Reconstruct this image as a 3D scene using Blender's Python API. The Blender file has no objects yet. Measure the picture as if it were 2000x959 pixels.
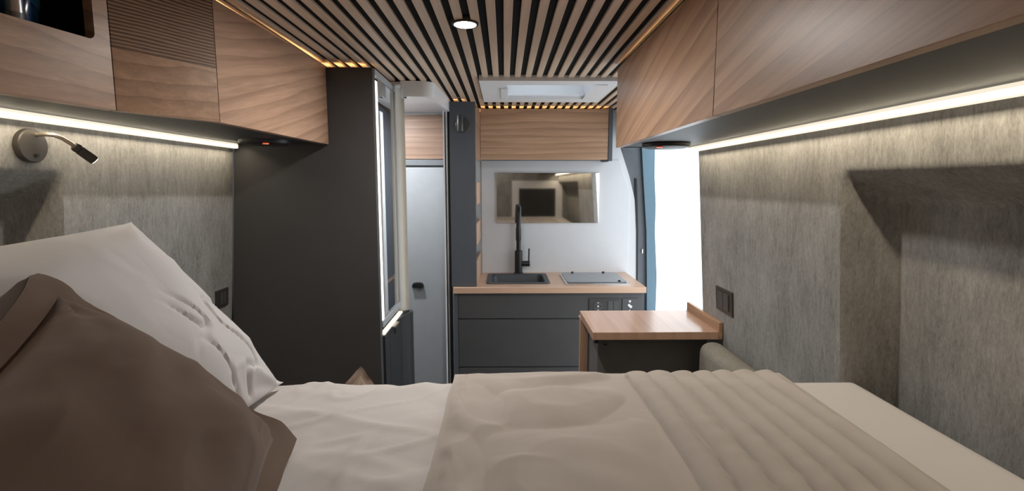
import bpy, bmesh, math, random
from mathutils import Vector, Matrix, noise
random.seed(4)
R = math.radians
S = bpy.context.scene
COL = S.collection

# ------------------------------------------------------------------ camera
CAM_Z = 1.43
cam_d = bpy.data.cameras.new('camera')
cam_d.sensor_width = 36.0
cam_d.lens = 18.0
cam_d.clip_start = 0.02
cam = bpy.data.objects.new('camera', cam_d)
COL.objects.link(cam)
cam.location = (0, 0, CAM_Z)
cam.rotation_euler = (R(90) - math.atan(119.5 / 1000), 0, -math.atan(15 / math.hypot(1000, 119.5)))
S.camera = cam

# ------------------------------------------------------------------ daylight (plain white outside) and exposure
W = bpy.data.worlds.new('daylight')
S.world = W
W.use_nodes = True
W.node_tree.nodes['Background'].inputs[0].default_value = (0.86, 0.94, 1.0, 1)
W.node_tree.nodes['Background'].inputs[1].default_value = 2.2
S.view_settings.view_transform = 'Standard'
S.view_settings.look = 'None'
S.view_settings.exposure = 0.25
S.view_settings.gamma = 1.0
S.view_settings.use_curve_mapping = False

# ------------------------------------------------------------------ materials
class NT:
    def __init__(s, name):
        s.m = bpy.data.materials.new(name)
        s.m.use_nodes = True
        s.t = s.m.node_tree
        s.b = s.t.nodes['Principled BSDF']
    def n(s, typ, **kw):
        nd = s.t.nodes.new(typ)
        for k, v in kw.items():
            setattr(nd, k, v)
        return nd
    def l(s, a, b):
        s.t.links.new(a, b)
    def math(s, op, a, b=None):
        nd = s.n('ShaderNodeMath', operation=op)
        for i, v in enumerate((a, b)):
            if v is None: continue
            if hasattr(v, 'links'): s.l(v, nd.inputs[i])
            else: nd.inputs[i].default_value = v
        return nd.outputs[0]
    def coords(s, scale=(1, 1, 1), rot=(0, 0, 0)):
        tc = s.n('ShaderNodeTexCoord')
        mp = s.n('ShaderNodeMapping')
        mp.inputs['Scale'].default_value = scale
        mp.inputs['Rotation'].default_value = rot
        s.l(tc.outputs['Object'], mp.inputs[0])
        return mp.outputs[0]
    def noise(s, vec, scale, detail=3, rough=.5, dist=0):
        nd = s.n('ShaderNodeTexNoise')
        nd.inputs['Scale'].default_value = scale
        nd.inputs['Detail'].default_value = detail
        nd.inputs['Roughness'].default_value = rough
        nd.inputs['Distortion'].default_value = dist
        s.l(vec, nd.inputs['Vector'])
        return nd.outputs['Fac']
    def ramp(s, fac, stops):
        nd = s.n('ShaderNodeValToRGB')
        e = nd.color_ramp.elements
        while len(e) < len(stops): e.new(.5)
        for i, (p, c) in enumerate(stops):
            e[i].position = p
            e[i].color = (*c, 1)
        s.l(fac, nd.inputs[0])
        return nd.outputs[0]
    def bump(s, h, strength, dist=.002):
        nd = s.n('ShaderNodeBump')
        nd.inputs['Strength'].default_value = strength
        nd.inputs['Distance'].default_value = dist
        s.l(h, nd.inputs['Height'])
        s.l(nd.outputs[0], s.b.inputs['Normal'])

def plain(name, col, rough=.5, metal=0.0, spec=.5, var=.06, vs=18):
    k = NT(name)
    v = k.noise(k.coords(), vs, 3)
    k.l(k.ramp(v, [(.25, tuple(c * (1 - var) for c in col)), (.75, tuple(min(1, c * (1 + var)) for c in col))]), k.b.inputs['Base Color'])
    k.b.inputs['Roughness'].default_value = rough
    k.b.inputs['Metallic'].default_value = metal
    k.b.inputs['Specular IOR Level'].default_value = spec
    return k.m

def glow(name, col, strength):
    k = NT(name)
    k.b.inputs['Base Color'].default_value = (.7, .7, .68, 1)
    k.b.inputs['Emission Color'].default_value = (*col, 1)
    k.b.inputs['Emission Strength'].default_value = strength
    return k.m

def wood(name, along, dark, light, seed=0.0, rough=.42, bands=9.0, dist=7.0, tilt=0.0, across='z'):
    """sawn veneer: distorted grain bands stretched along the board, plus fine pores"""
    k = NT(name)
    tc = k.n('ShaderNodeTexCoord')
    mp0 = k.n('ShaderNodeMapping')
    mp0.inputs['Rotation'].default_value = (tilt if along == 'y' else 0, tilt if along == 'x' else 0, 0)
    mp0.inputs['Location'].default_value = (seed * 3.1, seed * 1.7, seed * 2.3)
    k.l(tc.outputs['Object'], mp0.inputs[0])
    def vec(a, c):
        mp = k.n('ShaderNodeMapping'); sc = [c] * 3; sc['xyz'.index(along)] = a
        mp.inputs['Scale'].default_value = sc
        k.l(mp0.outputs[0], mp.inputs[0]); return mp.outputs[0]
    wv = k.n('ShaderNodeTexWave', wave_type='BANDS', bands_direction=across.upper(), wave_profile='SAW')
    wv.inputs['Scale'].default_value = bands * .16
    wv.inputs['Distortion'].default_value = dist
    wv.inputs['Detail'].default_value = 2.5
    wv.inputs['Detail Scale'].default_value = 1.0
    wv.inputs['Detail Roughness'].default_value = .45
    k.l(vec(.8, 6.0), wv.inputs['Vector'])
    g = k.math('POWER', wv.outputs['Fac'], 2.5)
    mid = k.noise(vec(2.2, 60.0), 1.0, 3, .55, .5)
    fine = k.noise(vec(9.0, 300.0), 1.0, 3, .6)
    broad = k.noise(vec(1.2, 3.5), 1.0, 1)
    v = k.math('ADD', k.math('MULTIPLY', g, .22), k.math('ADD', k.math('MULTIPLY', mid, .46), k.math('ADD', k.math('MULTIPLY', fine, .26), k.math('MULTIPLY', broad, .40))))
    mean = tuple((a + b) / 2 for a, b in zip(dark, light))
    k.l(k.ramp(v, [(.38, light), (.62, mean), (.95, dark)]), k.b.inputs['Base Color'])
    k.b.inputs['Roughness'].default_value = rough
    k.b.inputs['Specular IOR Level'].default_value = .4
    k.bump(v, .12, .001)
    return k.m

def felt(name, c0, c1, vert=True):
    k = NT(name)
    s1 = (110, 110, 26) if vert else (90, 90, 90)
    a = k.noise(k.coords(s1), 1, 4, .65)
    b = k.noise(k.coords((330, 330, 110) if vert else (380, 380, 380)), 1, 3, .7)
    c = k.noise(k.coords((11, 11, 5)), 1, 4, .6)
    v = k.math('ADD', k.math('MULTIPLY', a, .36), k.math('ADD', k.math('MULTIPLY', b, .38), k.math('MULTIPLY', c, .36)))
    k.l(k.ramp(v, [(.40, c0), (.70, c1)]), k.b.inputs['Base Color'])
    k.b.inputs['Roughness'].default_value = .95
    k.b.inputs['Specular IOR Level'].default_value = .12
    k.bump(v, .5, .003)
    return k.m

def cloth(name, col, weave=700, var=.08, sheen=.15, wr=0.0):
    k = NT(name)
    a = k.noise(k.coords((weave, weave, weave)), 1, 2)
    b = k.noise(k.coords((6, 6, 6)), 1, 3)
    v = k.math('ADD', k.math('MULTIPLY', a, .4), k.math('MULTIPLY', b, .6))
    k.l(k.ramp(v, [(.3, tuple(c * (1 - var) for c in col)), (.7, tuple(c * (1 + var) for c in col))]), k.b.inputs['Base Color'])
    k.b.inputs['Roughness'].default_value = .9
    k.b.inputs['Specular IOR Level'].default_value = .15
    k.b.inputs['Sheen Weight'].default_value = sheen
    if wr:
        c = k.noise(k.coords((8, 12, 10)), 1, 2, .45, .25)
        d = k.math('ABSOLUTE', k.math('SUBTRACT', c, .5))
        k.bump(k.math('ADD', k.math('MULTIPLY', a, .03), k.math('MULTIPLY', d, 1.0)), wr, .02)
    else:
        k.bump(a, .12, .0006)
    return k.m

def ridged_wood(name, dark, light):
    """finely fluted veneer: the flutes run level"""
    k = NT(name)
    tc = k.n('ShaderNodeTexCoord')
    sp = k.n('ShaderNodeSeparateXYZ')
    k.l(tc.outputs['Object'], sp.inputs[0])
    wob = k.noise(k.coords((9, 9, 40)), 1, 3, .6)
    zz = k.math('ADD', sp.outputs['Z'], k.math('MULTIPLY', wob, .006))
    w = k.math('SINE', k.math('MULTIPLY', zz, 2 * math.pi / .0068))
    w = k.math('ADD', k.math('MULTIPLY', w, .5), .5)
    fine = k.noise(k.coords((10, 10, 300)), 1, 3)
    v = k.math('ADD', k.math('MULTIPLY', w, .62), k.math('MULTIPLY', fine, .38))
    k.l(k.ramp(v, [(.2, dark), (.75, light)]), k.b.inputs['Base Color'])
    k.b.inputs['Roughness'].default_value = .5
    k.bump(v, .5, .0015)
    return k.m

M = {}
WD, WL_ = (.235, .130, .078), (.58, .365, .235)
M['wood_y'] = wood('veneer_lengthwise', 'y', WD, WL_, 0.3, .38)
M['wood_y2'] = wood('veneer_lengthwise_b', 'y', WD, WL_, 2.3, .34, 5, 11, .3)
M['wood_y3'] = wood('veneer_lengthwise_c', 'y', (.24, .135, .085), (.54, .345, .235), 5.1, .45, 9, 8, -.25)
M['wood_y4'] = wood('veneer_lengthwise_d', 'y', WD, WL_, 7.7, .38, 5, 12, .25)
M['wood_x'] = wood('veneer_crosswise', 'x', (.30, .17, .10), (.66, .41, .26), 1.0, .40, 9, 9)
M['wood_x2'] = wood('veneer_bulkhead', 'x', (.21, .125, .085), (.48, .31, .22), 3.3, .45)
M['wood_z'] = wood('veneer_upright', 'z', WD, WL_, 1.4, .42, across='x')
M['worktop'] = wood('oiled_worktop', 'x', (.46, .285, .19), (.66, .44, .31), 4.4, .32, 6, 7, across='y')
M['tabletop'] = wood('satin_tabletop', 'y', (.46, .275, .19), (.60, .385, .275), 6.4, .20, 5, 6, across='x')
M['slat'] = wood('ceiling_slat', 'y', (.50, .355, .25), (.82, .64, .49), 9.2, .42, 5, 6, across='x')
M['ridged'] = ridged_wood('fluted_veneer', (.085, .043, .024), (.33, .20, .12))
M['edgewood'] = wood('pale_edging', 'z', (.42, .26, .17), (.62, .42, .30), 2.0, .5)
M['dark'] = plain('anthracite_laminate', (.078, .075, .076), .48, 0, .4, .05, 9)
M['slate'] = plain('slate_blue_laminate', (.092, .101, .117), .5, 0, .35, .05, 9)
M['under'] = plain('cabinet_underside', (.040, .042, .045), .5, 0, .4, .05, 9)
M['black'] = plain('matt_black', (.012, .012, .013), .45)
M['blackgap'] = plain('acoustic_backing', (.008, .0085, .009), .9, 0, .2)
M['felt'] = felt('grey_felt_lining', (.185, .18, .172), (.40, .392, .375))
M['feltseat'] = felt('taupe_upholstery', (.20, .185, .155), (.33, .305, .26), False)
M['white'] = plain('white_panel', (.62, .62, .635), .4, 0, .4, .02)
M['whiteplastic'] = plain('white_plastic', (.78, .78, .79), .35, 0, .5, .02)
M['greydoor'] = plain('light_grey_door', (.42, .435, .45), .4, 0, .4, .03)
M['tabledark'] = plain('warm_grey_laminate', (.125, .12, .115), .5)
M['wardrobe'] = plain('wardrobe_laminate', (.062, .060, .061), .48, 0, .4, .05, 9)
M['vanity'] = plain('charcoal_lacquer', (.027, .027, .028), .4)
M['platedark'] = plain('brown_black_plate', (.050, .046, .044), .45)
M['rail'] = plain('mid_grey_rail', (.20, .21, .22), .45)
M['beige'] = plain('beige_laminate', (.50, .46, .39), .38, 0, .5, .03)
M['alu'] = plain('brushed_aluminium', (.62, .63, .65), .3, .85)
M['steel'] = plain('stainless_steel', (.72, .73, .75), .22, 1.0)
M['glassdark'] = plain('smoked_glass_lid', (.16, .18, .20), .12, 0, .7, .03)
M['sink'] = plain('granite_sink', (.035, .042, .05), .45)
M['bronze'] = plain('dark_bronze_metal', (.065, .057, .050), .45, .3)
M['neck'] = plain('satin_nickel', (.52, .46, .38), .3, .8)
M['blue'] = plain('blue_body_paint', (.10, .178, .235), .35, 0, .5, .03)
M['greyplastic'] = plain('grey_door_trim', (.115, .125, .14), .55)
M['seal'] = plain('rubber_seal', (.010, .010, .011), .6)
M['sheet'] = cloth('white_bed_linen', (.62, .585, .565), 800, .02, .1, .10)
M['pillow'] = cloth('white_pillowcase', (.64, .62, .615), 800, .02, .1, .16)
M['brown'] = cloth('brown_pillowcase', (.165, .115, .088), 900, .05, .15, .16)
M['brownpale'] = cloth('dusty_brown_cushion', (.34, .25, .20), 900, .05, .15)
M['quilt'] = cloth('taupe_quilt', (.465, .415, .372), 900, .03, .15, .14)
M['floor'] = plain('grey_vinyl_floor', (.18, .17, .16), .5)
M['redled'] = glow('red_indicator', (1, .12, .04), .8)
M['led'] = glow('led_diffuser', (1.0, .885, .70), .76)
M['ledup'] = glow('amber_led', (1.0, .62, .28), 16.0)
M['ledmirror'] = glow('mirror_led', (1.0, .93, .80), 1.5)
M['ledledge'] = glow('ledge_led', (1.0, .90, .70), .75)
M['spotlamp'] = glow('downlight_lens', (1.0, .96, .91), 760.0)
M['rearfill'] = glow('rear_fill_lens', (1.0, .95, .90), 110.0)  # emission of the added fill lamp behind the camera
M['coollamp'] = glow('cool_lamp', (.93, .97, 1.0), 420.0)
M['readlamp'] = glow('reading_bulb', (1.0, .86, .66), 3.0)
k = NT('mirror_glass'); k.b.inputs['Base Color'].default_value = (.80, .82, .83, 1); k.b.inputs['Metallic'].default_value = 1; k.b.inputs['Roughness'].default_value = .01
M['mirror'] = k.m
k = NT('kitchen_mirror'); k.b.inputs['Base Color'].default_value = (.90, .87, .82, 1); k.b.inputs['Metallic'].default_value = 1; k.b.inputs['Roughness'].default_value = .035
M['mirror2'] = k.m
k = NT('opal_pane'); k.b.inputs['Base Color'].default_value = (.86, .89, .93, 1); k.b.inputs['Roughness'].default_value = .35
k.b.inputs['Transmission Weight'].default_value = .75; k.b.inputs['IOR'].default_value = 1.15
M['opal'] = k.m
k = NT('blue_film'); nn = k.noise(k.coords((14, 14, 14)), 1, 4, .6, 1.5)
k.l(k.ramp(nn, [(.3, (.01, .02, .12)), (.48, (.03, .16, .35)), (.6, (.10, .30, .42)), (.75, (.02, .05, .30))]), k.b.inputs['Base Color']); k.b.inputs['Roughness'].default_value = .15
M['film'] = k.m
M['greenfilm'] = plain('teal_label', (.03, .075, .085), .25, 0, .5, .5, 30)
M['cloudy'] = plain('cloudy_plastic', (.30, .32, .33), .25, 0, .5, .2, 30)

# ------------------------------------------------------------------ mesh helpers
def add_box(bm, x0, x1, y0, y1, z0, z1, bev=0.0, seg=2, mat=None):
    r = bmesh.ops.create_cube(bm, size=1)
    vs = r['verts']
    for v in vs:
        v.co = Vector(((x0 + x1) / 2 + v.co.x * (x1 - x0), (y0 + y1) / 2 + v.co.y * (y1 - y0), (z0 + z1) / 2 + v.co.z * (z1 - z0)))
    if mat: bmesh.ops.transform(bm, matrix=mat, verts=vs)
    if bev:
        es = list({e for v in vs for e in v.link_edges})
        bmesh.ops.bevel(bm, geom=es, offset=bev, segments=seg, profile=.5, affect='EDGES')

def add_prism(bm, pts, axis, a0, a1):
    """polygon pts (2D) swept along axis from a0 to a1; 2D axes follow xyz order without axis"""
    def P(p, a):
        c = [p[0], p[1]]; c.insert('xyz'.index(axis), a); return Vector(c)
    v0 = [bm.verts.new(P(p, a0)) for p in pts]
    v1 = [bm.verts.new(P(p, a1)) for p in pts]
    bm.faces.new(v0); bm.faces.new(v1[::-1])
    n = len(pts)
    for i in range(n):
        bm.faces.new((v0[i], v1[i], v1[(i + 1) % n], v0[(i + 1) % n]))

def add_tube(bm, pts, rad, seg=14, cap=True):
    pts = [Vector(p) for p in pts]
    rads = rad if isinstance(rad, (list, tuple)) else [rad] * len(pts)
    rings = []
    up = Vector((0, 0, 1))
    for i, p in enumerate(pts):
        d = (pts[min(i + 1, len(pts) - 1)] - pts[max(i - 1, 0)]).normalized()
        if i == 0:
            a = up if abs(d.dot(up)) < .9 else Vector((1, 0, 0))
            u = d.cross(a).normalized()
        else:
            u = (u - d * u.dot(d)).normalized()
        w = d.cross(u)
        rings.append([bm.verts.new(p + (u * math.cos(t) + w * math.sin(t)) * rads[i]) for t in (2 * math.pi * j / seg for j in range(seg))])
    for a, b in zip(rings, rings[1:]):
        for j in range(seg):
            bm.faces.new((a[j], a[(j + 1) % seg], b[(j + 1) % seg], b[j]))
    if cap:
        bm.faces.new(rings[0][::-1]); bm.faces.new(rings[-1])

def add_grid(bm, nu, nv, f, close_u=False):
    vs = [[bm.verts.new(f(i / (nu - 1), j / (nv - 1))) for j in range(nv)] for i in range(nu)]
    for i in range(nu - 1):
        for j in range(nv - 1):
            bm.faces.new((vs[i][j], vs[i + 1][j], vs[i + 1][j + 1], vs[i][j + 1]))
    return vs

def obj(name, bm, mat, parent=None, smooth=False):
    bmesh.ops.recalc_face_normals(bm, faces=bm.faces)
    me = bpy.data.meshes.new(name)
    bm.to_mesh(me); bm.free()
    if smooth:
        me.polygons.foreach_set('use_smooth', [True] * len(me.polygons))
        try: me.set_sharp_from_angle(angle=R(40))
        except Exception: pass
    me.materials.append(M[mat])
    o = bpy.data.objects.new(name, me)
    COL.objects.link(o)
    if parent:
        o.parent = parent
        if parent.type == 'EMPTY': o.location = -parent.location
    return o

def box(name, x0, x1, y0, y1, z0, z1, mat, parent=None, bev=0.0, seg=2):
    bm = bmesh.new(); add_box(bm, x0, x1, y0, y1, z0, z1, bev, seg)
    return obj(name, bm, mat, parent, bev > .0035)

def prism(name, pts, axis, a0, a1, mat, parent=None, bev=0.0):
    bm = bmesh.new(); add_prism(bm, pts, axis, a0, a1)
    if bev: bmesh.ops.bevel(bm, geom=list(bm.edges), offset=bev, segments=2, profile=.5, affect='EDGES')
    return obj(name, bm, mat, parent)

def tube(name, pts, rad, mat, parent=None, seg=16):
    bm = bmesh.new(); add_tube(bm, pts, rad, seg)
    return obj(name, bm, mat, parent, True)

def lathe(name, prof, origin, axis, mat, parent=None, seg=36):
    """profile [(radius, height)] turned about axis through origin"""
    ax = Vector(axis).normalized()
    a = Vector((0, 0, 1)) if abs(ax.z) < .9 else Vector((1, 0, 0))
    u = ax.cross(a).normalized(); w = ax.cross(u); o = Vector(origin)
    bm = bmesh.new(); rings = []
    for r, h in prof:
        rings.append([bm.verts.new(o + ax * h + (u * math.cos(2 * math.pi * j / seg) + w * math.sin(2 * math.pi * j / seg)) * max(r, 1e-5)) for j in range(seg)])
    for p, q in zip(rings, rings[1:]):
        for j in range(seg): bm.faces.new((p[j], p[(j + 1) % seg], q[(j + 1) % seg], q[j]))
    bm.faces.new(rings[0][::-1]); bm.faces.new(rings[-1])
    return obj(name, bm, mat, parent, True)

def thing(name, label, cat, loc=(0, 0, 0), group=None):
    o = bpy.data.objects.new(name, None); COL.objects.link(o)
    o.location = loc; o.empty_display_size = .05
    return tag(o, label, cat, group)

def tag(o, label, cat, group=None):
    o['label'] = label; o['category'] = cat
    if group: o['group'] = group
    return o

def struct(o, label, cat='wall'):
    o['kind'] = 'structure'; o['label'] = label; o['category'] = cat
    return o

def area(name, loc, size, power, col, aim, parent, spread=180):
    d = bpy.data.lights.new(name, 'AREA')
    d.shape = 'RECTANGLE'; d.size, d.size_y = size; d.energy = power; d.color = col; d.spread = R(spread)
    o = bpy.data.objects.new(name, d); COL.objects.link(o)
    o.parent = parent
    o.location = Vector(loc) - (parent.location if parent else Vector())
    z = -Vector(aim).normalized()            # local -Z looks along aim, local X along van length
    x = Vector((0, 1, 0)) if abs(z.y) < .9 else Vector((0, 0, 1))
    x = (x - z * x.dot(z)).normalized(); y = z.cross(x)
    o.rotation_euler = Matrix((x, y, z)).transposed().to_euler()
    return o

def sm(t):
    t = max(0, min(1, t)); return t * t * (3 - 2 * t)
def nz(x, y, z=0.0): return noise.noise(Vector((x, y, z)))

# ------------------------------------------------------------------ the shell
CE = 1.85                 # underside of the slats
Y0, Y1 = -.72, 3.03       # rear wall, bulkhead
def wr(z): return .702 + .0707 * (1.557 - z)
def wl(z): return -(.950 + .0707 * (1.557 - z))
struct(box('floor', -1.12, .92, Y0 - .05, 3.16, -.04, 0, 'floor'), 'grey vinyl van floor below the bed', 'floor')

def side_wall(name, fx, sgn, yc, y_end, label):
    ys = [Y0 + (yc - .04 - Y0) * i / 14 for i in range(15)] + [yc - .04 + .05 * i / 10 for i in range(1, 11)] + [yc + .01 + (y_end - yc - .01) * i / 12 for i in range(1, 13)]
    zs = [1.368 * i / 20 for i in range(21)] + [1.368 + .102 * i / 14 for i in range(1, 15)] + [1.47 + (1.875 - 1.47) * i / 8 for i in range(1, 9)]
    bm = bmesh.new()
    rows = []
    for y in ys:
        row = []
        for z in zs:
            sy = sm((yc + .006 - y) / .035); sz = sm((1.462 - z) / .075)
            row.append(bm.verts.new((fx(z) + sgn * .10 * sy * sz, y, z)))
        rows.append(row)
    for i in range(len(ys) - 1):
        for j in range(len(zs) - 1):
            bm.faces.new((rows[i][j], rows[i + 1][j], rows[i + 1][j + 1], rows[i][j + 1]))
    geo = bmesh.ops.extrude_face_region(bm, geom=list(bm.faces))
    bmesh.ops.translate(bm, verts=[v for v in geo['geom'] if isinstance(v, bmesh.types.BMVert)], vec=(sgn * .035, 0, 0))
    return struct(obj(name, bm, 'felt', None, True), label)
side_wall('wall_left', wl, -1, 1.13, 1.835, 'grey felt side wall behind the pillows and reading lamp')
side_wall('wall_right', wr, 1, 1.075, 1.868, 'grey felt side wall with a recess beside the quilt')
bm = bmesh.new(); add_box(bm, -1.10, -1.03, 1.835, 3.1, 0, 1.875)
struct(obj('wall_shower', bm, 'white'), 'white shower side wall behind the wardrobe')
# header above the sliding door opening
struct(box('trim_1', .70, .76, 1.868, 3.03, 1.70, 1.875, 'greyplastic'), 'grey header above the open side door', 'trim')
# rear wall and its window (seen in the kitchen mirror)
struct(box('wall_rear', -1.12, .90, Y0 - .05, Y0, 0, 1.875, 'felt'), 'grey rear wall reflected in the kitchen mirror')
w1 = bpy.data.objects.new('window_1', None); COL.objects.link(w1); w1.location = (.43, Y0, .9)
struct(w1, 'dark rear window in a white frame, reflected in the kitchen mirror', 'window')
bm = bmesh.new()
for a in ((.10, .19, .90, 1.477), (.67, .76, .90, 1.477), (.19, .67, 1.377, 1.477), (.19, .67, .90, .96)):
    add_box(bm, a[0], a[1], Y0 + .001, Y0 + .025, a[2], a[3])
obj('window_frame', bm, 'whiteplastic', w1)
box('pane', .19, .67, Y0 + .001, Y0 + .01, .96, 1.377, 'black', w1)

# ceiling: black backing, skylight hole, wooden slats
SKX0, SKX1, SKY0, SKY1 = -.10, .465, 2.085, 2.615
bm = bmesh.new()
HX0, HX1, HY0, HY1 = .005, .385, 2.175, 2.52
for a in ((-1.12, .80, Y0 - .05, HY0), (-1.12, .80, HY1, 3.16), (-1.12, HX0, HY0, HY1), (HX1, .80, HY0, HY1)):
    add_box(bm, *a, 1.8585, 1.90)
ceil = struct(obj('ceiling', bm, 'blackgap'), 'wooden slat ceiling on black backing', 'ceiling')
P, SW = .0425, .0225
full = half_n = half_f = None
x = -.096 + P / 2 - P * 21
slat_meshes = {}
def slat(xc, y0, y1):
    key = (y0, y1)
    if key not in slat_meshes:
        bm = bmesh.new(); add_box(bm, -SW / 2, SW / 2, y0, y1, CE, 1.859, .001, 1)
        me = bpy.data.meshes.new('slat'); bm.to_mesh(me); bm.free(); me.materials.append(M['slat']); slat_meshes[key] = me
    o = bpy.data.objects.new('slat', slat_meshes[key]); COL.objects.link(o)
    o.location = (xc, 0, 0); o.parent = ceil
while x < .70:
    if x > -.95:
        far = 3.02
        if SKX0 - .005 < x < SKX1 + .005:
            slat(x, Y0 + .005, SKY0 + .004); slat(x, SKY1 - .004, far)
        elif x < -.29: slat(x, Y0 + .005, 2.17)
        else: slat(x, Y0 + .005, far)
    x += P

# bulkhead / front wall with the slanted edge beside the sliding door
prof = [(-1.03, 0), (.78, 0), (.80, .55), (.794, .91), (.788, 1.15), (.772, 1.34), (.735, 1.48), (.68, 1.638), (.66, 1.866), (-1.03, 1.866)]
struct(prism('wall_front', prof, 'y', Y1, Y1 + .06, 'white'), 'white kitchen back wall with slanted right edge')
struct(prism('trim_2', [(-.134, .905), (.738, .905), (.737, 1.385), (.712, 1.45), (.672, 1.57), (-.134, 1.57)], 'y', Y1 - .006, Y1 - .0005, 'white', None, .001), 'white splashback panel behind tap and hob', 'trim')

# door pillar beside the opening: grey trim, rubber seal, blue painted door edge
def strip(name, left, right, zs, y0, y1, mat, label, parent=None, cat='trim'):
    bm = bmesh.new()
    pl = [(l, z) for l, z in zip(left, zs)] + [(r, z) for r, z in zip(right[::-1], zs[::-1])]
    add_prism(bm, pl, 'y', y0, y1)
    bmesh.ops.bevel(bm, geom=[e for e in bm.edges if abs(e.verts[0].co.z - e.verts[1].co.z) > .02 and abs(e.verts[0].co.y - e.verts[1].co.y) < .001], offset=.003, segments=2, profile=.5, affect='EDGES')
    o = obj(name, bm, mat, parent, True)
    return struct(o, label, cat) if not parent else o
ZS = [0, .55, .88, 1.15, 1.31, 1.47, 1.64, 1.866]
strip('trim_3', [.775, .79, .79, .785, .770, .735, .675, .66], [.872, .868, .856, .845, .832, .818, .803, .79], ZS, Y1 + .005, Y1 + .09, 'greyplastic', 'dark grey door pillar trim beside the white kitchen wall')
strip('trim_4', [.797, .797, .794, .786, .772, .768], [.806, .806, .803, .797, .787, .781], [0, .60, .85, 1.15, 1.36, 1.465], Y1 - .004, Y1 + .02, 'seal', 'black rubber seal on the door pillar')
t5 = strip('trim_5', [.862, .862, .853, .842, .828, .814, .800, .79], [.918, .912, .912, .892, .892, .880, .876, .872, .864, .868, .862, .852, .85][:8], ZS, Y1 - .02, Y1 + .12, 'blue', 'blue painted door edge against the white daylight')
bm = bmesh.new()
add_prism(bm, [(.88, 0), (.915, 0), (.911, .80), (.908, .835), (.892, .862), (.88, .862)], 'y', Y1 - .018, Y1 + .11)
add_prism(bm, [(.85, 1.50), (.868, 1.502), (.866, 1.535), (.860, 1.55), (.861, 1.66), (.85, 1.66)], 'y', Y1 - .018, Y1 + .11)
obj('body_edge', bm, 'blue', t5)
box('latch', .822, .828, Y1 - .008, Y1 + .01, 1.02, 1.045, 'alu', bpy.data.objects['trim_3'])

# cab door and bulkhead panels left of the kitchen
d1 = bpy.data.objects.new('door_1', None); COL.objects.link(d1); d1.location = (-.45, Y1 - .02, 0)
struct(d1, 'light grey narrow door with black handle beside the shower post', 'door')
box('door_leaf', -.66, -.325, Y1 - .022, Y1 - .001, .02, 1.527, 'greydoor', d1, .003)
h = prism('handle', [(-.548, .83), (-.541, .848), (-.528, .853), (-.500, .853), (-.485, .848), (-.478, .828), (-.483, .822), (-.543, .822)], 'y', Y1 - .05, Y1 - .022, 'black', d1, .003)
box('stay', -.512, -.507, Y1 - .027, Y1 - .022, .795, .824, 'alu', h)
t6 = struct(box('trim_6', -.66, -.325, Y1 - .022, Y1 - .001, 1.538, 1.572, 'rail', None, .002), 'grey rail above the narrow grey door', 'trim')
box('groove', -.66, -.325, Y1 - .016, Y1 - .001, 1.5275, 1.5375, 'seal', t6)
struct(box('trim_7', -.66, -.32, Y1 - .024, Y1 - .001, 1.575, 1.825, 'wood_x2', None, .002), 'wood veneer panel above the narrow grey door', 'trim')
# door track profiles on the left flank of the kitchen column
tr = bpy.data.objects.new('trim_8', None); COL.objects.link(tr); tr.location = (-.29, 2.62, 0)
struct(tr, 'white and black upright track profile beside the kitchen column', 'trim')
for nme, a, b, c, dd, m in (('outer_rail', -.305, -.2975, 2.60, 2.66, 'whiteplastic'), ('groove', -.2975, -.2915, 2.612, 2.66, 'seal'), ('inner_rail', -.2915, -.2835, 2.60, 2.66, 'alu'), ('groove', -.2835, -.274, 2.616, 2.66, 'seal')):
    box(nme, a, b, c, dd, 0, 1.79, m, tr)

# skylight
sk = thing('skylight', 'white framed roof skylight set into the slat ceiling', 'skylight', (.18, 2.35, 1.83))
bm = bmesh.new()
for a in ((SKX0, SKX1, SKY0, HY0), (SKX0, SKX1, HY1, SKY1), (SKX0, HX0, HY0, HY1), (HX1, SKX1, HY0, HY1)):
    add_box(bm, *a, 1.836, 1.8655)
obj('frame', bm, 'whiteplastic', sk)
bm = bmesh.new()
IN = .02
for a in ((HX0 - .02, HX1 + .02, HY0 - .02, HY0), (HX0 - .02, HX1 + .02, HY1, HY1 + .02), (HX0 - .02, HX0, HY0, HY1), (HX1, HX1 + .02, HY0, HY1)):
    add_box(bm, *a, 1.905, 1.965)
for a in ((HX0, HX1, HY0, HY0 + .006), (HX0, HX1, HY1 - .006, HY1), (HX0, HX0 + .006, HY0, HY1), (HX1 - .006, HX1, HY0, HY1)):
    add_box(bm, *a, 1.84, 1.965)
obj('well', bm, 'whiteplastic', sk)
box('pane', HX0 - .015, HX1 + .015, HY0 - .015, HY1 + .015, 1.966, 1.970, 'opal', sk)
bl = box('blind_bar', HX0 + .007, HX1 - .007, HY1 - .034, HY1 - .012, 1.846, 1.858, 'whiteplastic', sk, .002)
box('pull', HX0 - .02, HX0 + .012, HY0 + .06, HY1 - .02, 1.830, 1.838, 'whiteplastic', sk, .002)
bm = bmesh.new(); add_prism(bm, [(HX1 - .006, 1.84), (HX1 + .04, 1.836), (HX1 + .04, 1.832), (HX1 - .01, 1.834)], 'y', HY0 - .02, HY1 + .02)
obj('side_ramp', bm, 'whiteplastic', sk)

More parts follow.
